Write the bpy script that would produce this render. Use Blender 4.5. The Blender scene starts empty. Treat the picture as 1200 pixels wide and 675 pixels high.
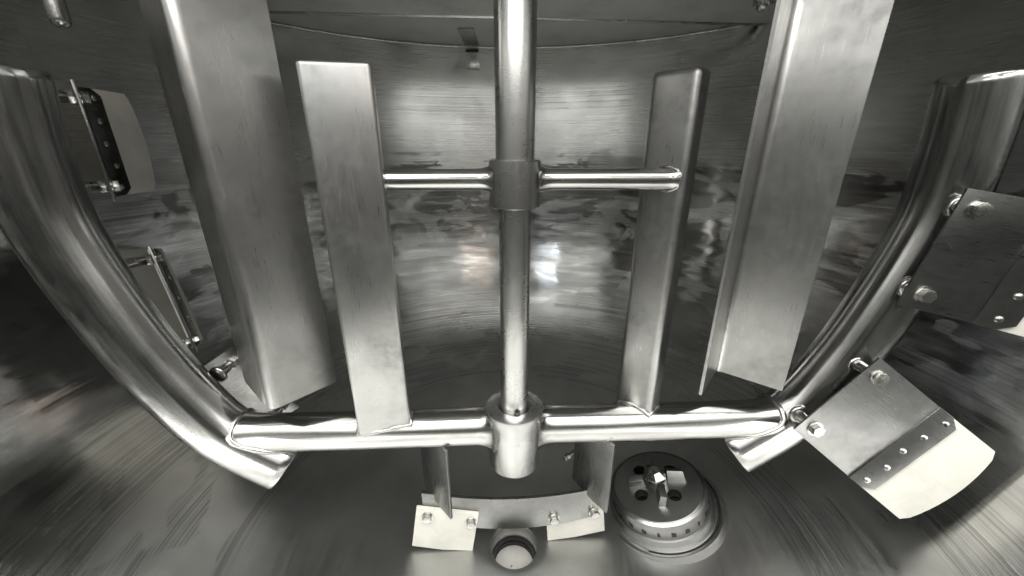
import bpy, bmesh, math, random
from mathutils import Vector, Matrix
random.seed(7)
S = bpy.context.scene
COL = S.collection
R = math.radians

# ------------------------------------------------------------------ camera
cam = bpy.data.cameras.new("camera"); cam.sensor_width = 36.0
cam.lens = 36.0 * 451.0 / 1200.0; cam.clip_start = 0.01; cam.clip_end = 100
camo = bpy.data.objects.new("camera", cam); COL.objects.link(camo)
camo.location = (-0.005, -0.655, 0.90); camo.rotation_euler = (R(90 - 20.2), 0, 0)
S.camera = camo

# ------------------------------------------------------------------ world and lamps
W = bpy.data.worlds.new("World"); S.world = W; W.use_nodes = True
bg = W.node_tree.nodes["Background"]
bg.inputs[0].default_value = (1.0, 1.0, 0.955, 1); bg.inputs[1].default_value = 0.62

def area(name, loc, target, sx, sy, power, color):
    l = bpy.data.lights.new(name, 'AREA'); l.shape = 'RECTANGLE'; l.size = sx; l.size_y = sy
    l.energy = power; l.color = color
    o = bpy.data.objects.new(name, l); COL.objects.link(o); o.location = loc
    o.rotation_euler = (Vector(target) - Vector(loc)).to_track_quat('-Z', 'Y').to_euler()
    return o
area("window_light", (0.0, -3.8, 1.75), (0, 0, 1.1), 6.0, 0.9, 155, (1.0, 0.99, 0.95))
area("ceiling_light", (0.0, -0.3, 3.0), (0, -0.3, 0), 3.6, 4.4, 345, (1.0, 0.995, 0.955))
area("added_side_fill", (3.0, -1.2, 3.8), (-0.7, -0.2, 0.2), 1.5, 1.0, 120, (1.0, 0.99, 0.96))  # added pair of unseen fill lamps, brightening the lower floor and pipes
area("added_side_fill", (-3.0, -1.2, 3.8), (0.7, -0.2, 0.2), 1.5, 1.0, 120, (1.0, 0.99, 0.96))
area("pane_light", (-1.0, -4.0, 2.75), (0, 0.5, 0.6), 0.55, 0.8, 14, (0.86, 0.93, 1.0))
area("warm_pane_light", (1.1, -4.0, 2.7), (0, 0.5, 0.6), 0.8, 0.5, 11, (1.0, 0.80, 0.66))

vs = S.view_settings
vs.view_transform = 'Standard'; vs.look = 'None'; vs.gamma = 1.0; vs.exposure = 0.0
S.cycles.use_denoising = True; S.cycles.use_adaptive_sampling = True; S.cycles.adaptive_threshold = 0.03
S.cycles.max_bounces = 7; S.cycles.glossy_bounces = 5; S.cycles.diffuse_bounces = 4
S.cycles.caustics_reflective = True; S.cycles.blur_glossy = 0.6
S.cycles.sample_clamp_indirect = 6.0

# ------------------------------------------------------------------ materials
class NT:
    def __init__(self, name):
        self.m = bpy.data.materials.new(name); self.m.use_nodes = True
        self.t = self.m.node_tree; self.n = self.t.nodes; self.b = self.n["Principled BSDF"]
    def link(self, a, b): self.t.links.new(a, b)
    def put(self, sock, v):
        if hasattr(v, 'is_output'): self.link(v, sock)
        else: sock.default_value = v
    def math(self, op, a, b=None, c=None, clamp=False):
        k = self.n.new("ShaderNodeMath"); k.operation = op; k.use_clamp = clamp
        self.put(k.inputs[0], a)
        if b is not None: self.put(k.inputs[1], b)
        if c is not None: self.put(k.inputs[2], c)
        return k.outputs[0]
    def coords(self, which="Object"):
        return self.n.new("ShaderNodeTexCoord").outputs[which]
    def mapping(self, v, scale=(1, 1, 1), rot=(0, 0, 0)):
        k = self.n.new("ShaderNodeMapping"); self.link(v, k.inputs[0])
        k.inputs["Scale"].default_value = scale; k.inputs["Rotation"].default_value = rot
        return k.outputs[0]
    def noise(self, v, scale=5, detail=3, rough=0.5, dist=0.0):
        k = self.n.new("ShaderNodeTexNoise"); self.link(v, k.inputs["Vector"])
        k.inputs["Scale"].default_value = scale; k.inputs["Detail"].default_value = detail
        k.inputs["Roughness"].default_value = rough; k.inputs["Distortion"].default_value = dist
        return k.outputs["Fac"]
    def rng(self, v, a, b, c, d, smooth=False):
        k = self.n.new("ShaderNodeMapRange"); self.put(k.inputs[0], v)
        if smooth: k.interpolation_type = 'SMOOTHSTEP'
        for i, x in enumerate((a, b, c, d)): self.put(k.inputs[1 + i], x)
        return k.outputs[0]
    def mix(self, f, a, b):
        k = self.n.new("ShaderNodeMix"); k.data_type = 'RGBA'; self.put(k.inputs[0], f)
        self.put(k.inputs[6], a); self.put(k.inputs[7], b); return k.outputs[2]
    def bump(self, h, strength, dist, normal=None):
        k = self.n.new("ShaderNodeBump"); k.inputs["Strength"].default_value = strength
        k.inputs["Distance"].default_value = dist; self.link(h, k.inputs["Height"])
        if normal is not None: self.link(normal, k.inputs["Normal"])
        return k.outputs[0]
    def sep(self, v):
        k = self.n.new("ShaderNodeSeparateXYZ"); self.link(v, k.inputs[0]); return k.outputs
    def comb(self, x, y, z):
        k = self.n.new("ShaderNodeCombineXYZ")
        for i, q in enumerate((x, y, z)): self.put(k.inputs[i], q)
        return k.outputs[0]

def steel(name, col=(0.60, 0.595, 0.58), rough=0.28, grain=(1, 1, 60), grain_amt=0.08, bump=0.05,
          spots=0.25, wav=0.0):
    """stainless steel: fine brushed grain stretched across `grain`, blotchy roughness, faint stains"""
    col = tuple(c * 0.78 for c in col)
    M = NT(name); v = M.coords()
    g = M.noise(M.mapping(v, grain), 14, 4, 0.7)
    blot = M.noise(v, 9, 3, 0.6)
    fine = M.noise(v, 60, 3, 0.6)
    st = M.rng(blot, 0.40, 0.72, 0.0, 1.0, True)
    a = M.rng(g, 0.3, 0.7, -grain_amt, grain_amt)
    r = M.math('ADD', M.math('ADD', rough, a), M.math('MULTIPLY', st, 0.10))
    M.put(M.b.inputs["Roughness"], M.math('MAXIMUM', r, 0.06))
    dark = tuple(c * (1 - spots) for c in col)
    cc = M.mix(M.math('MULTIPLY', st, M.rng(fine, 0.35, 0.65, 0.3, 1.0)), (*col, 1), (*dark, 1))
    M.put(M.b.inputs["Base Color"], cc)
    M.b.inputs["Metallic"].default_value = 1.0
    n = M.bump(g, bump, 0.0006)
    if wav: n = M.bump(M.noise(v, 5, 1, 0.4), wav, 0.006, n)
    M.put(M.b.inputs["Normal"], n)
    return M.m

def plain(name, col, rough=0.5, metal=0.0, var=0.1, scale=20, bump=0.0, spec=0.5):
    M = NT(name); v = M.coords(); f = M.noise(v, scale, 4, 0.6, 0.4)
    M.put(M.b.inputs["Base Color"], M.mix(M.rng(f, 0.35, 0.7, 0, 1, True), (*col, 1), (*[c * (1 - var) for c in col], 1)))
    M.put(M.b.inputs["Roughness"], M.rng(f, 0.3, 0.7, rough - 0.05, rough + 0.08))
    M.b.inputs["Metallic"].default_value = metal
    if bump: M.put(M.b.inputs["Normal"], M.bump(f, bump, 0.002))
    return M.m

def tank_material(name):
    """one stainless skin: satin sheet, hand-polished patches along the girth weld, ring scratches left by
    grinding and by the scrapers. Cylinder coordinates come from the position in the tank."""
    M = NT(name); v = M.coords(); x, y, z = M.sep(v)
    rad = M.math('SQRT', M.math('ADD', M.math('MULTIPLY', x, x), M.math('MULTIPLY', y, y)))
    ang = M.math('ARCTAN2', x, y)
    height = M.math('SUBTRACT', z, M.math('MULTIPLY', rad, 0.9))        # runs down the wall, then inwards over the dish
    # horizontal brushing on wall and circular brushing on dish share one stretched noise
    ring = M.noise(M.comb(M.math('MULTIPLY', ang, 0.45), M.math('MULTIPLY', height, 75.0), 0.0), 3.0, 4, 0.7, 0.0)
    blot = M.noise(v, 3.2, 3, 0.62, 0.0)
    cloud = M.noise(v, 7.0, 3, 0.6, 0.0)
    patch = M.noise(M.mapping(v, (3.0, 3.0, 9.0)), 1.15, 3, 0.55, 0.9)
    # hand-polished band under the girth weld at z = 0.84 down through the knuckle
    edge = M.math('ADD', z, M.rng(patch, 0.3, 0.7, -0.06, 0.06))
    band = M.math('MULTIPLY', M.rng(edge, 0.842, 0.834, 0, 1), M.rng(M.math('ADD', z, M.rng(patch, 0.3, 0.7, -0.012, 0.012)), 0.142, 0.148, 0, 1))
    pat2 = M.noise(M.mapping(v, (5.0, 5.0, 13.0)), 1.3, 2, 0.5, 0.6)
    pol = M.math('MULTIPLY', band, M.math('MULTIPLY', M.rng(patch, 0.455, 0.475, 0.45, 1.0), M.rng(pat2, 0.56, 0.575, 1.0, 0.55)))
    # grinding rings on the outer part of the dish, in broken arcs
    ringzone = M.math('MULTIPLY', M.rng(rad, 0.56, 0.62, 0, 1, True), M.rng(rad, 0.93, 0.84, 0, 1, True))
    brk = M.rng(M.noise(M.comb(M.math('MULTIPLY', ang, 1.6), M.math('MULTIPLY', rad, 5.0), 9.0), 2.0, 2, 0.5), 0.485, 0.515, 0, 1, True)
    scr = M.math('MULTIPLY', M.math('MULTIPLY', ringzone, brk), M.rng(z, 0.5, 0.35, 0, 1))
    grooves = M.math('MAXIMUM', M.math('MULTIPLY', M.rng(rad, 0.592, 0.597, 0, 1), M.rng(rad, 0.622, 0.615, 0, 1)),
                     M.math('MULTIPLY', M.rng(rad, 0.792, 0.798, 0, 1), M.rng(rad, 0.835, 0.826, 0, 1)))
    scr = M.math('MAXIMUM', scr, M.math('MULTIPLY', grooves, M.rng(blot, 0.42, 0.5, 0.15, 1.0, True)))
    lines = M.noise(M.comb(M.math('MULTIPLY', ang, 0.35), M.math('MULTIPLY', rad, 95.0), 5.0), 3.0, 3, 0.75)
    # roughness
    r = M.math('ADD', 0.225, M.rng(ring, 0.3, 0.7, -0.06, 0.07))
    r = M.math('ADD', r, M.rng(blot, 0.3, 0.7, -0.05, 0.07))
    flat = M.rng(z, 0.32, 0.12, 0, 1, True)
    r = M.math('ADD', r, M.math('MULTIPLY', flat, 0.15))
    pol = M.math('MULTIPLY', pol, M.rng(z, 0.18, 0.42, 0.25, 1.0))
    rp = M.math('ADD', 0.095, M.rng(ring, 0.3, 0.7, -0.045, 0.06))
    k = M.n.new("ShaderNodeMix"); M.put(k.inputs[0], pol); M.put(k.inputs[2], r); M.put(k.inputs[3], rp)
    M.put(M.b.inputs["Roughness"], M.math('MAXIMUM', k.outputs[0], 0.05))
    # colour: bare steel, faint heat tint and product film
    c0 = M.mix(M.rng(cloud, 0.35, 0.7, 0, 1, True), (0.47, 0.472, 0.465, 1), (0.40, 0.402, 0.395, 1))
    c1 = M.mix(M.math('MULTIPLY', M.rng(blot, 0.52, 0.72, 0, 1, True), 0.35), c0, (0.35, 0.335, 0.31, 1))
    dk = M.math('MULTIPLY', scr, M.rng(lines, 0.45, 0.58, 0.0, 0.7))
    M.put(M.b.inputs["Base Color"], M.mix(dk, c1, (0.22, 0.218, 0.21, 1)))
    M.b.inputs["Metallic"].default_value = 1.0
    # circular brushing: the highlight spreads across the lines
    tg = M.n.new("ShaderNodeTangent"); tg.direction_type = 'RADIAL'; tg.axis = 'Z'
    M.link(tg.outputs[0], M.b.inputs["Tangent"])
    M.put(M.b.inputs["Anisotropic"], M.math('SUBTRACT', 0.82, M.math('MULTIPLY', flat, 0.45))); M.b.inputs["Anisotropic Rotation"].default_value = 0.25
    # relief: sheet waviness, brushed lines, hammered weld zone
    n = M.bump(M.noise(v, 2.6, 1, 0.4), 0.30, 0.012)
    n = M.bump(M.math('MULTIPLY', M.noise(M.mapping(v, (2.2, 2.2, 7.0)), 1.6, 2, 0.5), M.math('MULTIPLY', M.rng(z, 0.86, 0.74, 0, 1, True), M.rng(z, 0.15, 0.45, 0, 1, True))), 0.30, 0.011, n)
    h = M.math('ADD', M.math('MULTIPLY', M.math('SUBTRACT', ring, 0.5), 0.03), M.math('MULTIPLY', M.math('SUBTRACT', lines, 0.5), M.math('MULTIPLY', scr, 1.1)))
    n = M.bump(h, 0.35, 0.002, n)
    M.put(M.b.inputs["Normal"], n)
    return M.m

def pipe_steel(name):
    M = NT(name); uv = M.coords("UV"); v = M.coords(); u, w, _ = M.sep(uv)
    st = M.noise(M.comb(M.math('MULTIPLY', u, 55.0), M.math('MULTIPLY', w, 2.2), 0.0), 1.6, 3, 0.6)
    bl = M.noise(M.comb(M.math('MULTIPLY', u, 6.0), M.math('MULTIPLY', w, 5.0), 0.0), 2.0, 3, 0.6)
    sm = M.noise(v, 34, 3, 0.6)
    M.put(M.b.inputs["Roughness"], M.math('ADD', M.math('ADD', 0.17, M.rng(st, 0.3, 0.7, -0.035, 0.05)), M.rng(bl, 0.4, 0.7, -0.03, 0.05)))
    k = M.math('MULTIPLY', M.rng(bl, 0.52, 0.70, 0, 1, True), M.rng(sm, 0.4, 0.6, 0.1, 0.8))
    M.put(M.b.inputs["Base Color"], M.mix(k, (0.52, 0.518, 0.505, 1), (0.43, 0.415, 0.395, 1)))
    M.b.inputs["Metallic"].default_value = 1.0
    n = M.bump(st, 0.05, 0.0005); n = M.bump(M.noise(v, 5, 1, 0.4), 0.06, 0.006, n)
    M.put(M.b.inputs["Normal"], n); return M.m

MT = {
    'tank': tank_material("tank_steel"),
    'lid': steel("blasted_lid_steel", (0.90, 0.90, 0.88), 0.58, (4, 4, 4), 0.06, 0.05, 0.15),
    'pipe': pipe_steel("polished_pipe_steel"),
    'shaft': steel("turned_shaft_steel", (0.70, 0.698, 0.685), 0.25, (1, 1, 25), 0.012, 0.0, 0.06),
    'blade': steel("satin_blade_steel", (0.60, 0.595, 0.58), 0.30, (48, 48, 1.6), 0.05, 0.05, 0.38, 0.06),
    'baffle': steel("satin_baffle_steel", (0.58, 0.575, 0.56), 0.30, (52, 52, 1.4), 0.05, 0.05, 0.32, 0.06),
    'plate': steel("brushed_plate_steel", (0.35, 0.349, 0.342), 0.28, (1, 30, 1), 0.06, 0.05, 0.28),
    'bolt': steel("bolt_steel", (0.66, 0.655, 0.63), 0.22, (20, 20, 20), 0.06, 0.05, 0.3),
    'weld': steel("weld_bead_steel", (0.60, 0.59, 0.57), 0.22, (60, 60, 60), 0.08, 0.5, 0.3, 0.4),
    'head': steel("machined_head_steel", (0.44, 0.44, 0.43), 0.32, (30, 30, 30), 0.06, 0.04, 0.25),
    'white': plain("white_plastic", (0.82, 0.80, 0.73), 0.40, 0, 0.12, 16, 0.08),
    'plug': plain("pale_valve_plug", (0.58, 0.565, 0.53), 0.35, 0.2, 0.12, 30, 0.05),
    'rubber_and_gap': plain("black_rubber_and_gap_shade", (0.02, 0.02, 0.02), 0.5, 0, 0.3),  # rubber on the drain; elsewhere the black is shade painted into gaps
    'dark': plain("dark_steel_and_cavity_shade", (0.10, 0.10, 0.095), 0.5, 1.0, 0.3),  # dark steel marks, and shade painted into slots and the rotor well
}

# ------------------------------------------------------------------ mesh helpers
def obj(name, bm, mat, parent=None, sharp=32, bevel=0.0, seg=2):
    bm.normal_update()
    if bevel:
        es = [e for e in bm.edges if len(e.link_faces) == 2 and e.calc_face_angle(0) > R(35)]
        bmesh.ops.bevel(bm, geom=es, offset=bevel, segments=seg, profile=0.6, affect='EDGES', clamp_overlap=True)
    bmesh.ops.recalc_face_normals(bm, faces=bm.faces[:])
    me = bpy.data.meshes.new(name); bm.to_mesh(me); bm.free()
    for p in me.polygons: p.use_smooth = True
    me.set_sharp_from_angle(angle=R(sharp))
    me.materials.append(MT[mat] if isinstance(mat, str) else mat)
    o = bpy.data.objects.new(name, me); COL.objects.link(o)
    if parent: o.parent = parent
    return o

def thing(name, label, cat, loc=(0, 0, 0), rot=(0, 0, 0), group=None, matrix=None):
    o = bpy.data.objects.new(name, None); COL.objects.link(o); o.empty_display_size = 0.05
    if matrix is not None: o.matrix_world = matrix
    else: o.location = loc; o.rotation_euler = rot
    o["label"] = label; o["category"] = cat
    if group: o["group"] = group
    return o

def structure(o): o["kind"] = "structure"; return o

def lathe(bm, prof, n=96, center=(0, 0, 0), axis=None, cap=False, closed=False):
    cx = Vector(center); q = Vector((0, 0, 1)).rotation_difference(Vector(axis)) if axis else None
    rings = []
    for r, z in prof:
        ring = []
        for i in range(n):
            a = 2 * math.pi * i / n; p = Vector((r * math.cos(a), r * math.sin(a), z))
            if q: p = q @ p
            ring.append(bm.verts.new(cx + p))
        rings.append(ring)
    pairs = list(zip(rings, rings[1:])) + ([(rings[-1], rings[0])] if closed else [])
    for A, B in pairs:
        for i in range(n): bm.faces.new((A[i], A[(i + 1) % n], B[(i + 1) % n], B[i]))
    if cap: bm.faces.new(rings[0][::-1]); bm.faces.new(rings[-1])

def catmull(pts, per=8):
    P = [Vector(p) for p in pts]; P = [2 * P[0] - P[1]] + P + [2 * P[-1] - P[-2]]; out = []
    for i in range(1, len(P) - 2):
        for k in range(per):
            t = k / per; a, b, c, d = P[i - 1:i + 3]
            out.append(0.5 * (2 * b + (c - a) * t + (2 * a - 5 * b + 4 * c - d) * t * t + (3 * b - a - 3 * c + d) * t ** 3))
    out.append(P[-2]); return out

def tube(bm, pts, rad, n=32, cap=True, jitter=0.0, closed=False, dome=0.0):
    pts = [Vector(p) for p in pts]; m = len(pts); uvl = bm.loops.layers.uv.verify()
    along = [0.0]
    for i in range(1, m): along.append(along[-1] + (pts[i] - pts[i - 1]).length)
    rr = rad if isinstance(rad, (list, tuple)) else [rad] * m
    T = []
    for i in range(m):
        a = pts[(i - 1) % m] if closed else pts[max(i - 1, 0)]
        b = pts[(i + 1) % m] if closed else pts[min(i + 1, m - 1)]
        T.append((b - a).normalized())
    ref = Vector((0, 0, 1)) if abs(T[0].z) < 0.9 else Vector((0, 1, 0))
    u = T[0].cross(ref).normalized(); rings = []
    for i in range(m):
        u = (u - T[i] * u.dot(T[i])).normalized(); w = T[i].cross(u)
        k = rr[i] * (1 + random.uniform(-jitter, jitter))
        rings.append([bm.verts.new(pts[i] + k * (math.cos(2 * math.pi * j / n) * u + math.sin(2 * math.pi * j / n) * w)) for j in range(n)])
    for i, (A, B) in enumerate(list(zip(rings, rings[1:])) + ([(rings[-1], rings[0])] if closed else [])):
        for j in range(n):
            fc = bm.faces.new((A[j], A[(j + 1) % n], B[(j + 1) % n], B[j])); v0, v1 = along[i], along[min(i + 1, m - 1)]
            for lp, q in zip(fc.loops, ((j, v0), (j + 1, v0), (j + 1, v1), (j, v1))): lp[uvl].uv = (q[0] / n, q[1])
    if cap and not closed: bm.faces.new(rings[0][::-1]); bm.faces.new(rings[-1])

def prism(bm, poly, d0, d1, M=None):
    """poly in local xy, extruded along z from d0 to d1"""
    M = M or Matrix()
    A = [bm.verts.new(M @ Vector((x, y, d0))) for x, y in poly]
    B = [bm.verts.new(M @ Vector((x, y, d1))) for x, y in poly]
    n = len(poly); bm.faces.new(A[::-1]); bm.faces.new(B)
    for i in range(n): bm.faces.new((A[i], A[(i + 1) % n], B[(i + 1) % n], B[i]))

def frame(o, a, b):
    """matrix with x = a, y = b (made square), z = a x b at origin o"""
    a = Vector(a).normalized(); b = Vector(b); b = (b - a * b.dot(a)).normalized(); c = a.cross(b)
    m = Matrix((a, b, c)).transposed().to_4x4(); m.translation = Vector(o); return m

def bead(name, path, rad, parent, closed=False, per=6):
    """lumpy weld bead"""
    pts = catmull(path, per) if not closed else [Vector(p) for p in path]
    pts = [p + Vector((random.uniform(-1, 1), random.uniform(-1, 1), random.uniform(-1, 1))) * rad * 0.18 for p in pts]
    bm = bmesh.new(); tube(bm, pts, [rad * random.uniform(0.65, 1.35) for _ in pts], 10, True, 0, closed)
    return obj(name, bm, 'weld', parent, 80)

def bolt(parent, pos, axis, r=0.0085, h=0.007, washer=True, spin=0.0, stud=0.0):
    """hex bolt: chamfered head on a washer, optional stud sticking through behind"""
    m = Vector((0, 0, 1)).rotation_difference(Vector(axis)).to_matrix().to_4x4(); m.translation = Vector(pos)
    bm = bmesh.new()
    hexa = [(r * math.cos(spin + k * math.pi / 3), r * math.sin(spin + k * math.pi / 3)) for k in range(6)]
    prism(bm, hexa, 0.0015, 0.0015 + h)
    for v in bm.verts: v.co = m @ v.co
    o = obj("bolt", bm, 'bolt', parent, 30, 0.0012, 2)
    if washer:
        bm = bmesh.new(); lathe(bm, [(0.001, 0), (r * 1.25, 0), (r * 1.25, 0.0016), (0.001, 0.0016)], 28)
        for v in bm.verts: v.co = m @ v.co
        obj("washer", bm, 'bolt', o, 30)
    if stud:
        bm = bmesh.new(); lathe(bm, [(0.0005, -stud), (r * .55, -stud), (r * .6, -stud + .001), (r * .6, 0.0), (0.0005, 0.0)], 20)
        for v in bm.verts: v.co = m @ v.co
        obj("stud", bm, 'bolt', o, 40)
    return o

# ------------------------------------------------------------------ the tank (setting)
RT = 0.985; ZW = 0.84; ZL = 1.245
prof = [(0.0, 0.0), (0.2, 0.011), (0.4, 0.040), (0.6, 0.092), (0.74, 0.155), (0.82, 0.225), (0.90, 0.350), (0.95, 0.480), (0.978, 0.610), (RT, 0.74), (RT, ZW)]
def floor_z(r):
    for (a, b), (c, d) in zip(prof, prof[1:]):
        if a <= r <= c and c > a: return b + (d - b) * (r - a) / (c - a)
    return 0.0
cp = catmull([(r, 0, z) for r, z in prof], 5)
dish = [(0.0545, -0.12), (0.0545, -0.003), (0.0555, -0.0008), (0.058, 0.0006)] + [(p.x, p.z) for p in cp if p.x > 0.07]
bm = bmesh.new(); lathe(bm, dish, 192); structure(obj("tank_floor", bm, 'tank', None, 40))
bm = bmesh.new(); lathe(bm, [(RT, ZW - 0.001), (RT, 0.95), (RT, 1.1), (RT, ZL - 0.006), (RT + .002, ZL - 0.002), (RT + 0.006, ZL), (RT + 0.03, ZL), (RT + 0.03, ZL - 0.008)], 192)
structure(obj("tank_wall", bm, 'tank', None, 40))
# flat lid of two plates meeting along a straight seam; the front segment above the camera stands open
def lid_piece(name, y0, y1, z0, z1, slope, r=RT + 0.03):
    bm = bmesh.new()
    def hit(yy, sl, sgn):
        A = 1 + sl * sl; B = 2 * sl * yy; Cc = yy * yy - r * r
        x = (-B + sgn * math.sqrt(B * B - 4 * A * Cc)) / (2 * A); return math.atan2(yy + sl * x, x)
    pr, pl = hit(y0, slope[0], 1), hit(y0, slope[0], -1)
    if pl < 0: pl += 2 * math.pi
    if y1 is None: spans = [(pr, pl, 64)]
    else:
        qr, ql = hit(y1, slope[1], 1), hit(y1, slope[1], -1); spans = [(pr, qr, 32), (ql, pl, 32)]
    poly = [(r * math.cos(p + (q - p) * i / n), r * math.sin(p + (q - p) * i / n)) for p, q, n in spans for i in range(n + 1)]
    prism(bm, poly, z0, z1)
    return structure(obj(name, bm, 'lid', None, 30, 0.0015))
lid_piece("tank_lid", 0.617, None, ZL + 0.001, ZL + 0.008, (0.081, 0.081))
lid_piece("tank_lid", -0.25, 0.600, ZL - 0.010, ZL + 0.006, (0.0, 0.081))
bm = bmesh.new(); prism(bm, [(-0.012, 0.0), (-0.006, -0.014), (0.004, -0.014), (0.012, 0.0)], -0.78, 0.78, frame((0, 0.609, ZL + 0.0005), (-0.081, 1, 0), (0, 0, 1)))
structure(obj("lid_seam_strip", bm, 'weld', None, 30, 0.001))

# girth weld ring where shell meets lid
bm = bmesh.new()
tube(bm, [(RT * math.cos(2 * math.pi * i / 200), RT * math.sin(2 * math.pi * i / 200), ZL - 0.003) for i in range(200)], 0.004, 10, False, 0.08, True)
structure(obj("rim_weld_seam", bm, 'weld', None, 60))

# ------------------------------------------------------------------ agitator
AG = thing("agitator", "big stainless anchor agitator with central shaft, crossbar, upright blades and curved side pipes", "agitator",
           (0, 0, 0), (0, 0, R(2.5)))
# shaft
bm = bmesh.new(); lathe(bm, [(0.001, 0.875), (0.0315, 0.875), (0.0315, 1.62), (0.001, 1.62)], 56); obj("upper_shaft", bm, 'shaft', AG)
bm = bmesh.new(); lathe(bm, [(0.001, 0.33), (0.0272, 0.33), (0.0272, 0.878), (0.001, 0.878)], 56); obj("lower_shaft", bm, 'shaft', AG)
# collar with two arm stubs
bm = bmesh.new(); lathe(bm, [(0.028, 0.8045), (0.0405, 0.8045), (0.0425, 0.8065), (0.0425, 0.878), (0.0405, 0.880), (0.028, 0.880)], 64, closed=True)
obj("collar", bm, 'shaft', AG, 30)
def flare(x, x0, r, amount, length):
    t = max(0.0, 1 - (x - x0) / length); return r + amount * t ** 3
def arm(u0, u1, y, z, r, fl0, fl1, name, mat, skew=0.0):
    n = 30; sg = 1 if u1 > u0 else -1; L = abs(u1 - u0); pts = []; rad = []
    for i in range(n + 1):
        t = i / n; t = 0.5 - 0.5 * math.cos(math.pi * t); d = t * L
        pts.append((u0 + sg * d, y + skew * t, z)); rad.append(max(flare(d, 0, r, fl0, 0.03), flare(L - d, 0, r, fl1, 0.022)))
    bm = bmesh.new(); tube(bm, pts, rad, 40); return obj(name, bm, mat, AG, 40)
arm(0.036, 0.266, 0, 0.849, 0.0172, 0.010, 0.006, "upper_arm", 'pipe')
arm(-0.036, -0.222, 0, 0.849, 0.0172, 0.010, 0.004, "upper_arm", 'pipe')
# hub at the crossbar
hub_p = [(0.0285, 0.400), (0.034, 0.4055), (0.050, 0.4065), (0.0585, 0.403), (0.0605, 0.396), (0.0565, 0.375), (0.0545, 0.35), (0.0545, 0.268), (0.052, 0.2635), (0.001, 0.2625)]
bm = bmesh.new(); lathe(bm, hub_p, 72); hub = obj("hub", bm, 'shaft', AG, 35)
bm = bmesh.new(); lathe(bm, [(0.0005, -0.004), (0.006, -0.004), (0.006, 0.0015), (0.004, 0.0015), (0.004, -0.003), (0.0005, -0.003)], 24, (0.004, -0.0295, 0.4085), (0, -0.3, 1))
obj("set_screw", bm, 'dark', hub)
# crossbar halves
def endfl(d):
    t = min(1.0, max(0.0, (d - 0.495) / 0.075)); return 0.011 * t * t
def crossbar(sg):
    n = 70; pts = []; rad = []
    for i in range(n + 1):
        t = 0.5 - 0.5 * math.cos(math.pi * i / n); d = 0.045 + t * (0.600 - 0.045)
        pts.append((sg * d, 0, 0.355 - 0.002 * math.sin(t * 3.1))); rad.append(flare(d, 0.045, 0.0385, 0.014, 0.045) + endfl(d))
    bm = bmesh.new(); tube(bm, pts, rad, 56); return obj("crossbar", bm, 'pipe', AG, 40)
crossbar(1); crossbar(-1)
# curved side pipes
side = [(0.741, 1.005), (0.752, 0.895), (0.749, 0.771), (0.7105, 0.6225), (0.656, 0.4805), (0.585, 0.362), (0.480, 0.273)]
for sg in (-1, 1):
    pts = catmull([(sg * u, 0, z) for u, z in side], 10)
    bm = bmesh.new()
    d0 = (pts[0] - pts[1]).normalized(); d1 = (pts[-1] - pts[-2]).normalized()
    full = [pts[0] + d0 * 0.004] + pts + [pts[-1] + d1 * 0.003]
    tube(bm, full, [0.0505] + [0.0540] * len(pts) + [0.0520], 64)
    pipe = obj("side_pipe", bm, 'pipe', AG, 50)
    # weld round the crossbar joint: bead along the intersection
    path = []
    for k in range(25):
        a = 2 * math.pi * k / 24
        # distance along u where the crossbar surface meets the pipe
        best = None
        for q in range(140):
            u = 0.40 + q * 0.002; rc = 0.0385 + endfl(u); y = rc * math.cos(a); zz = 0.355 + rc * math.sin(a); p = Vector((sg * u, y, zz)); dmin = min((p - c).length for c in pts)
            if dmin <= 0.0540: best = u; break
        path.append((sg * (best or 0.55), y, zz))
    bead("weld_bead", path[:-1], 0.0052, pipe, True)
# upright blades
def blade(cu, co, w, t, beta, z0, z1):
    b = R(beta); m = frame((cu, co, 0), (math.cos(b), -math.sin(b), 0), (math.sin(b), math.cos(b), 0))
    bm = bmesh.new(); prism(bm, [(-w/2, -t/2), (w/2, -t/2), (w/2, t/2), (-w/2, t/2)], z0, z1, m)
    o = obj("upright_blade", bm, 'blade', AG, 40, min(w, t) * 0.27, 5)
    ring = []
    for (x, y) in [(-w/2, -t/2), (0, -t/2), (w/2, -t/2), (w/2, t/2), (0, t/2), (-w/2, t/2)]:
        p = m @ Vector((x, y, 0)); yy = max(-0.036, min(0.036, p.y))
        ring.append((p.x, p.y if abs(p.y) < 0.038 else yy, 0.355 + math.sqrt(0.0395 ** 2 - yy * yy)))
    dense = []
    for i in range(6):
        A, B = Vector(ring[i]), Vector(ring[(i + 1) % 6])
        for k in range(6): dense.append(A.lerp(B, k / 6))
    for p in dense:
        yy = max(-0.037, min(0.037, p.y)); p.z = 0.355 + math.sqrt(0.0395 ** 2 - yy * yy)
    bead("weld_bead", dense, 0.0045, o, True)
    return o
blade(-0.2575, -0.020, 0.100, 0.026, -8, 0.368, 1.013)
blade(0.2640, 0.022, 0.080, 0.045, 50, 0.356, 1.013)
bead("weld_bead", [(0.2468 - 0.643 / 0.766 * (0.0195 * math.cos(a) - 0.0075) - 0.001, 0.0195 * math.cos(a), 0.849 + 0.0195 * math.sin(a)) for a in [2 * math.pi * k / 28 for k in range(28)]], 0.0028, AG, True)
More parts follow.
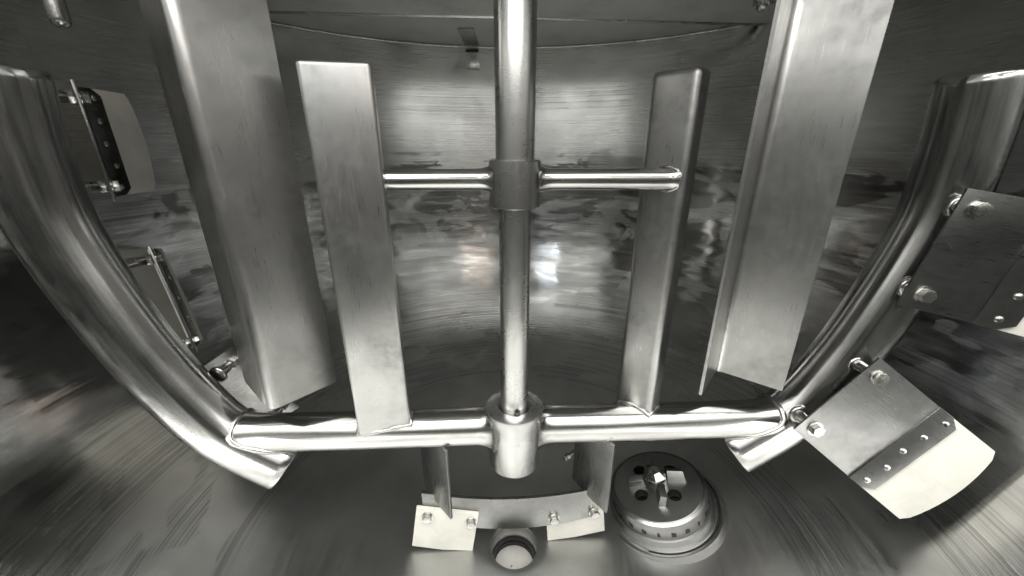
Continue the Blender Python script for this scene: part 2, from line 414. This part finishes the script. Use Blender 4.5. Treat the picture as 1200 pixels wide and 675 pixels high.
# hanging plates under the crossbar and curved bottom bar between them
def hang(p0, p1, z0, z1, t=0.006):
    p0 = Vector((*p0, 0)); p1 = Vector((*p1, 0)); L = (p1 - p0).length
    m = frame(p0, p1 - p0, Vector((0, 0, 1)))
    bm = bmesh.new(); prism(bm, [(0, z0 + 0.014), (L * .62, z0 - 0.002), (L, z0 - .004), (L, z1), (0, z1)], -t / 2, t / 2, m)
    return obj("hanging_plate", bm, 'plate', AG, 30, 0.0012)
hang((-0.203, 0.028), (-0.136, -0.046), 0.155, 0.335)
hp = hang((0.140, 0.034), (0.200, -0.046), 0.155, 0.335)
bolt(hp, (0.128, 0.052, 0.216), (-0.75, -0.55, 0.0), 0.008, 0.009, True, 0.2, 0.03)
bm = bmesh.new(); top = []; bot = []
for i in range(25):
    u = -0.206 + 0.386 * i / 24; k = (abs(u) / 0.2) ** 2
    top.append((u, 0.152 + 0.026 * k)); bot.append((u, 0.060 + 0.036 * k))
m = frame((0, 0, 0), (1, 0, 0), (0, 0, 1))
prism(bm, bot + top[::-1], -0.004, 0.004, m)
obj("bottom_bar", bm, 'plate', AG, 30, 0.001)

# ------------------------------------------------------------------ bottom scraper blades
AM = Matrix.Rotation(R(2.5), 4, 'Z')
def bottom_scraper(label, poly, y0, y1, bolts, sgn):
    t = thing("bottom_scraper", label, "scraper", matrix=AM.copy(), group="white scrapers bolted to the bottom bar")
    bm = bmesh.new(); prism(bm, poly, -y1, -y0, frame((0, 0, 0), (1, 0, 0), (0, 0, 1)))
    obj("blade", bm, 'white', t, 30, 0.0012)
    for (u, z, y) in bolts: bolt(t, (u, y, z), (0.05, -1, 0.0), 0.0105, 0.010, True, random.random(), 0.016)
    return t
bottom_scraper("square white plastic scraper in front of the left end of the curved bottom bar",
    [(-0.238, 0.029), (-0.170, 0.012), (-0.099, 0.004), (-0.081, 0.120), (-0.218, 0.147)], -0.0125, -0.0045,
    [(-0.196, 0.121, -0.0127), (-0.099, 0.099, -0.0127)], 1)
bottom_scraper("low white plastic scraper showing behind the right end of the curved bottom bar",
    [(0.082, 0.004), (0.150, 0.013), (0.219, 0.030), (0.206, 0.140), (0.072, 0.120)], 0.0045, 0.0125,
    [(0.092, 0.090, -0.0042), (0.186, 0.104, -0.0042)], 1)

# ------------------------------------------------------------------ wall scrapers
def wall_scraper(label, o, a, b, hb=0.098, posts=((0.0, 0.0), (0.0, 0.0)), post_len=0.05, tipscale=1.08, L=(0.160, 0.207, 0.305), arc=0.018, bend=12):
    """a = from pipe towards wall, b = along the pipe; z of the frame faces away from the pipe"""
    M = frame(o, a, b); BM = Matrix.Translation((L[0], 0, 0)) @ Matrix.Rotation(R(-bend), 4, 'Y') @ Matrix.Translation((-L[0], 0, 0))
    t = thing("wall_scraper", label, "scraper", matrix=M, group="hinged wall scrapers on the side pipes")
    h0 = hb; h1 = hb * (1 + (tipscale - 1) * L[0] / L[2]); h2 = hb * tipscale
    hm = hb * (1 + (tipscale - 1) * L[1] / L[2])
    bm = bmesh.new(); prism(bm, [(0, -h0), (L[0], -h1), (L[0], h1), (0, h0)], -0.002, 0.002)
    hold = obj("holder_plate", bm, 'plate', t, 30, 0.0006)
    for sy, (pa, pb) in zip((-1, 1), posts):
        y = sy * (h0 - 0.026)
        bo = bolt(t, (0.027, y, 0.0022), (0, 0, 1), 0.0115, 0.011, True, 0.4 + sy * .3)
        bm = bmesh.new(); tube(bm, [(0.027 + pa, y + pb, -post_len), (0.027 + pa * .3, y + pb * .3, -0.022), (0.027, y, -0.0145)], [0.012, 0.010, 0.0095], 20)
        obj("post", bm, 'bolt', t, 40)
        bm = bmesh.new(); prism(bm, [(0.027 + 0.0125 * math.cos(k * math.pi / 3), y + 0.0125 * math.sin(k * math.pi / 3)) for k in range(6)], -0.0145, -0.0025)
        obj("nut", bm, 'bolt', t, 30, 0.001)
        bm = bmesh.new(); rr = []
        for k in range(16):
            q = 2 * math.pi * k / 16; rr.append(Vector((0.027 + pa + 0.0135 * math.cos(q), y + pb + 0.0135 * math.sin(q), -post_len + 0.006)))
        tube(bm, rr, [0.005 * random.uniform(.8, 1.25) for _ in rr], 8, False, 0, True); obj("weld_bead", bm, 'weld', t, 80)
    c = 0.020
    bm = bmesh.new(); prism(bm, [(L[0], -h1), (L[1] - c, -hm + .001), (L[1], -hm + c * .7), (L[1], hm - c * .7), (L[1] - c, hm - .001), (L[0], h1)], -0.001, 0.0045, BM)
    clamp = obj("clamp_strip", bm, 'plate', t, 30, 0.0006)
    for k in range(5):
        y = (-0.82 + 1.64 * k / 4) * hm; xx = (L[0] + L[1]) / 2 + 0.004 * math.sin(k * 2.1)
        bm = bmesh.new(); lathe(bm, [(0.0062, 0.0), (0.0058, 0.0016), (0.0042, 0.003), (0.0005, 0.0036)], 18, (xx, y, 0.0044))
        for v in bm.verts: v.co = BM @ v.co
        obj("rivet", bm, 'bolt', clamp, 60)
    bm = bmesh.new(); end = []
    for k in range(13):
        s = -1 + 2 * k / 12; end.append((L[2] - arc * s * s, h2 * s))
    end[0] = (end[0][0] - .004, end[0][1] + .003); end[-1] = (end[-1][0] - .004, end[-1][1] - .003)
    prism(bm, [(L[0] + .006, -h1 - .0005), ] + end + [(L[0] + .006, h1 + .0005)], -0.0095, -0.0012, BM)
    obj("blade", bm, 'white', t, 30, 0.0012)
    return t
def ag(u, o, z): return AM @ Vector((u, o, z))
# lower right: lies in front of the pipe, tip on the dish
A0 = ag(0.523, -0.086, 0.402); A1 = ag(0.644, -0.086, 0.545); T0 = ag(0.735, -0.118, 0.214); T1 = ag(0.858, -0.118, 0.399)
wall_scraper("white tipped steel scraper at the lower bend of the right pipe, near the homogeniser", (A0 + A1) / 2, (T0 + T1) / 2 - (A0 + A1) / 2, A1 - A0, 0.096)
# upper right, running out of the picture
A0 = ag(0.652, -0.088, 0.652); A1 = ag(0.661, -0.088, 0.840)
wall_scraper("steel scraper high on the right pipe, cut off by the right edge of the photo", (A0 + A1) / 2, Vector((0.30, -0.05, -0.058)), A1 - A0, 0.097, ((0.01, 0), (0.01, 0)), 0.045, L=(0.118, 0.168, 0.300))
# upper left, seen almost edge-on behind the pipe
wall_scraper("scraper with cream blade high on the left pipe, seen almost edge on", (-0.752, 0.080, 0.905), (-0.70, 0.71, 0.0), (0.0, 0.0, 1.0), 0.102, ((-0.03, 0), (-0.03, 0)), 0.055, bend=36)
# middle left
wall_scraper("narrow looking edge-on scraper halfway down the left pipe", (-0.748, 0.128, 0.580), (-0.665, 0.715, -0.25), (0.17, -0.30, 1.0), 0.125, ((-0.03, 0), (-0.03, 0)), 0.055, bend=14)
# lower left, mostly hidden behind pipe and baffle
A0 = ag(-0.478, 0.092, 0.352); A1 = ag(-0.599, 0.092, 0.495); T0 = ag(-0.690, 0.140, 0.184); T1 = ag(-0.813, 0.140, 0.369)
wall_scraper("lowest left scraper, its bolted corner peeping out between left pipe and large left baffle", (A0 + A1) / 2, (T0 + T1) / 2 - (A0 + A1) / 2, A1 - A0, 0.096)

# ------------------------------------------------------------------ baffles (bent angle plates)
def baffle(label, bend, e1, e2, z0, z1, t=0.006, rad=0.016):
    B = Vector((*bend, 0)); E1 = Vector((*e1, 0)); E2 = Vector((*e2, 0))
    d1 = (E1 - B).normalized(); d2 = (E2 - B).normalized()
    mid = []
    n = 8
    P1 = B + d1 * rad; P2 = B + d2 * rad
    line = [E1] + [E1.lerp(P1, k / 3) for k in (1, 2)] + [((1 - s) ** 2) * P1 + 2 * s * (1 - s) * B + s * s * P2 for s in [i / n for i in range(n + 1)]] + [P2.lerp(E2, k / 3) for k in (1, 2)] + [E2]
    off = []
    for i, p in enumerate(line):
        a = line[max(i - 1, 0)]; b = line[min(i + 1, len(line) - 1)]; tg = (b - a).normalized(); off.append(Vector((-tg.y, tg.x, 0)) * t / 2)
    poly = [(p + o)[:2] for p, o in zip(line, off)] + [(p - o)[:2] for p, o in zip(line, off)][::-1]
    c = Vector((*bend, z0)); tt = thing("baffle", label, "baffle", tuple(c), group="bent baffle plates hanging beside the blades")
    bm = bmesh.new(); prism(bm, [(x - c.x, y - c.y) for x, y in poly], 0, z1 - z0)
    obj("angle_plate", bm, 'baffle', tt, 28, 0.0008, 1)
    return tt
baffle("large bent steel baffle left of the upright blades, fold towards the viewer", (-0.443, -0.076), (-0.548, 0.018), (-0.3635, 0.0165), 0.45, ZL - 0.012)
baffle("large bent steel baffle right of the upright blades, fold away from the viewer", (0.432, 0.061), (0.357, -0.030), (0.526, -0.016), 0.45, ZL - 0.012)

# ------------------------------------------------------------------ homogeniser head in the floor
hc = Vector((0.374, 0.082, 0.046)); rd = Vector((hc.x, hc.y, 0)).normalized()
hx = Vector((-0.27, 0.02, 1.0)).normalized()
HM = frame(hc, (1, 0, hx.x * -1 / hx.z), (0, 1, -hx.y / hx.z))
H = thing("homogeniser", "round slotted homogeniser head with four vanes set in the tank floor", "mixer head", matrix=HM @ Matrix.Scale(0.96, 4))
bm = bmesh.new(); lathe(bm, [(0.1450, -0.03), (0.1450, 0.0015), (0.1470, 0.0025), (0.152, 0.0015), (0.156, -0.006), (0.162, -0.030)], 96); obj("seat_ring", bm, 'head', H, 40)
bm = bmesh.new(); lathe(bm, [(0.1390, -0.02), (0.1390, -0.006), (0.1460, -0.006), (0.1460, -0.02)], 96); obj("seal_and_gap_shade", bm, 'rubber_and_gap', H, 30)  # black ring whose colour stands for the shade in the open groove
bm = bmesh.new(); lathe(bm, [(0.119, 0.016), (0.1215, 0.0170), (0.126, 0.0155), (0.131, 0.0050), (0.1375, 0.0030), (0.1395, 0.000), (0.1395, -0.02)], 96); obj("outer_ring", bm, 'head', H, 30)
bm = bmesh.new(); lathe(bm, [(0.120, 0.012), (0.1195, 0.052), (0.118, 0.057), (0.112, 0.0605)], 96); st = obj("stator", bm, 'head', H, 30)
for k in range(22):
    a = 2 * math.pi * k / 22 + 0.1
    bm = bmesh.new(); w = 0.0055 if k % 3 else 0.003
    m = frame((0.1198 * math.cos(a), 0.1198 * math.sin(a), 0.032), (-math.sin(a), math.cos(a), 0), (0, 0, 1))
    prism(bm, [(-w, -0.006), (w, -0.006), (w, 0.0045), (w * .3, 0.0045), (w * .3, 0.0065), (-w, 0.0065)], -0.0008, 0.0008, m); obj("painted_slot", bm, 'dark', st, 30)  # raised dark plates; the shade of open slots is put into their colour
# rotor disc with four real holes
def with_holes(bm_disc, holes, name, mat, parent):
    o = obj(name, bm_disc, mat, parent, 35)
    for (x, y, r) in holes:
        cb = bmesh.new(); lathe(cb, [(r, -0.01), (r, 0.2)], 24, (x, y, 0), cap=True)
        co = obj("cutter", cb, mat, parent, 35)
        md = o.modifiers.new("b", 'BOOLEAN'); md.operation = 'DIFFERENCE'; md.object = co; md.solver = 'EXACT'
        bpy.context.view_layer.update(); dg = bpy.context.evaluated_depsgraph_get()
        me = bpy.data.meshes.new_from_object(o.evaluated_get(dg)); o.modifiers.clear(); o.data = me
        bpy.data.objects.remove(co)
    o.data.set_sharp_from_angle(angle=R(35)); return o
bm = bmesh.new(); lathe(bm, [(0.0005, 0.046), (0.111, 0.046), (0.1115, 0.0595), (0.109, 0.0620), (0.06, 0.0685), (0.0005, 0.0720)], 96)
ang = [R(-100), R(-10), R(80), R(170)]
hol = [(0.056 * math.cos(a + .72), 0.056 * math.sin(a + .72), 0.0165) for a in ang]
rotor = with_holes(bm, hol, "rotor_disc", 'head', H)
bm = bmesh.new(); lathe(bm, [(0.0005, 0.037), (0.108, 0.037)], 48, (0, 0, -0.004)); obj("rotor_well_shade", bm, 'dark', H)  # dark sheet below the holes, coloured as the shade inside
for a in ang:
    c, s = math.cos(a), math.sin(a)
    m = frame((0.047 * c, 0.047 * s, 0.066), (c, s, 0), (-s * 0.30, c * 0.30, 0.95))
    bm = bmesh.new(); prism(bm, [(-0.020, -0.004), (0.026, -0.004), (0.022, 0.030), (-0.016, 0.034)], -0.009, 0.007, m); obj("vane", bm, 'head', rotor, 30, 0.0012)
bm = bmesh.new(); hexp = [(0.030 * math.cos(.3 + k * math.pi / 3), 0.030 * math.sin(.3 + k * math.pi / 3)) for k in range(6)]
A = [bm.verts.new((x, y, 0.070)) for x, y in hexp]; B = [bm.verts.new((x, y, 0.096)) for x, y in hexp]; Cc = [bm.verts.new((x * .5, y * .5, 0.110)) for x, y in hexp]
bm.faces.new(Cc); bm.faces.new(A[::-1])
for P, Q in ((A, B), (B, Cc)):
    for k in range(6): bm.faces.new((P[k], P[(k + 1) % 6], Q[(k + 1) % 6], Q[k]))
obj("rotor_nut", bm, 'bolt', rotor, 25, 0.0008)

# ------------------------------------------------------------------ drain
D = thing("drain_valve", "round floor drain with pale grey plug and black sealing ring under the agitator hub", "drain", (0, 0, -0.070))
bm = bmesh.new(); lathe(bm, [(0.0005, -0.02), (0.046, -0.02), (0.048, -0.018), (0.048, 0.004), (0.0465, 0.006), (0.0005, 0.0065)], 64); pl = obj("plug", bm, 'plug', D, 30)
bm = bmesh.new(); lathe(bm, [(0.047, 0.000), (0.0542, 0.000), (0.0542, 0.014), (0.0495, 0.014)], 64, closed=True); obj("seal_and_gap_shade", bm, 'rubber_and_gap', D, 30)
bm = bmesh.new(); lathe(bm, [(0.0480, 0.022), (0.0543, 0.022), (0.0543, 0.030), (0.0500, 0.030)], 64, closed=True); obj("upper_seal", bm, 'rubber_and_gap', D, 30)
for x, y in ((-0.006, -0.006), (0.026, -0.012)):
    bm = bmesh.new(); lathe(bm, [(0.0022, 0.0), (0.0018, 0.0006), (0.0003, 0.0008)], 14, (x, y, 0.0064)); obj("pin_mark", bm, 'dark', pl)

# ------------------------------------------------------------------ small fittings
t = thing("rim_clip", "small flat steel clip over the rim weld on the back wall", "clip", (-0.150, 0.9655, 1.171))
bm = bmesh.new(); prism(bm, [(-0.025, 0.0), (0.025, 0.0), (0.025, 0.052), (-0.025, 0.052)], -0.004, 0.0, frame((0, 0, 0), (1, 0, 0), (0, 0, 1))); obj("lower_tab", bm, 'bolt', t, 30, 0.001)
bm = bmesh.new(); prism(bm, [(-0.023, 0.0), (0.023, 0.0), (0.023, 0.007), (-0.023, 0.007)], -0.004, 0.003, frame((0, 0, 0.054), (1, 0, 0), (0, 0, 1))); obj("clip_gap_shade", bm, 'rubber_and_gap', t, 30, 0.001)  # black block coloured as the shade of the notch between tab and strap
bm = bmesh.new(); prism(bm, [(-0.025, -0.22), (0.025, -0.22), (0.025, -0.004), (-0.025, -0.004)], 0.0705, 0.0745); obj("upper_strap", bm, 'plate', t, 30, 0.001)
def rod(label, x, y, z0, z1, r):
    t = thing("dip_rod", label, "rod", (x, y, z0), group="rods hanging into the top of the tank")
    bm = bmesh.new(); lathe(bm, [(0.0005, 0.0), (r * .5, r * .12), (r * .87, r * .45), (r, r), (r, z1 - z0)], 32, cap=False); obj("tip", bm, 'bolt', t, 50)
    bm = bmesh.new(); lathe(bm, [(r, z1 - z0 - .012), (r * 1.35, z1 - z0 - .012), (r * 1.35, z1 - z0), (r, z1 - z0)], 32); obj("flange", bm, 'bolt', t, 30)
    return t
rod("rounded steel rod end hanging from the lid at the top, left of the right baffle", 0.600, 0.45, 1.205, ZL - 0.011, 0.017)
rod("thin steel rod hanging in the dark upper left corner", -0.757, 0.100, 1.085, ZL - 0.011, 0.014)
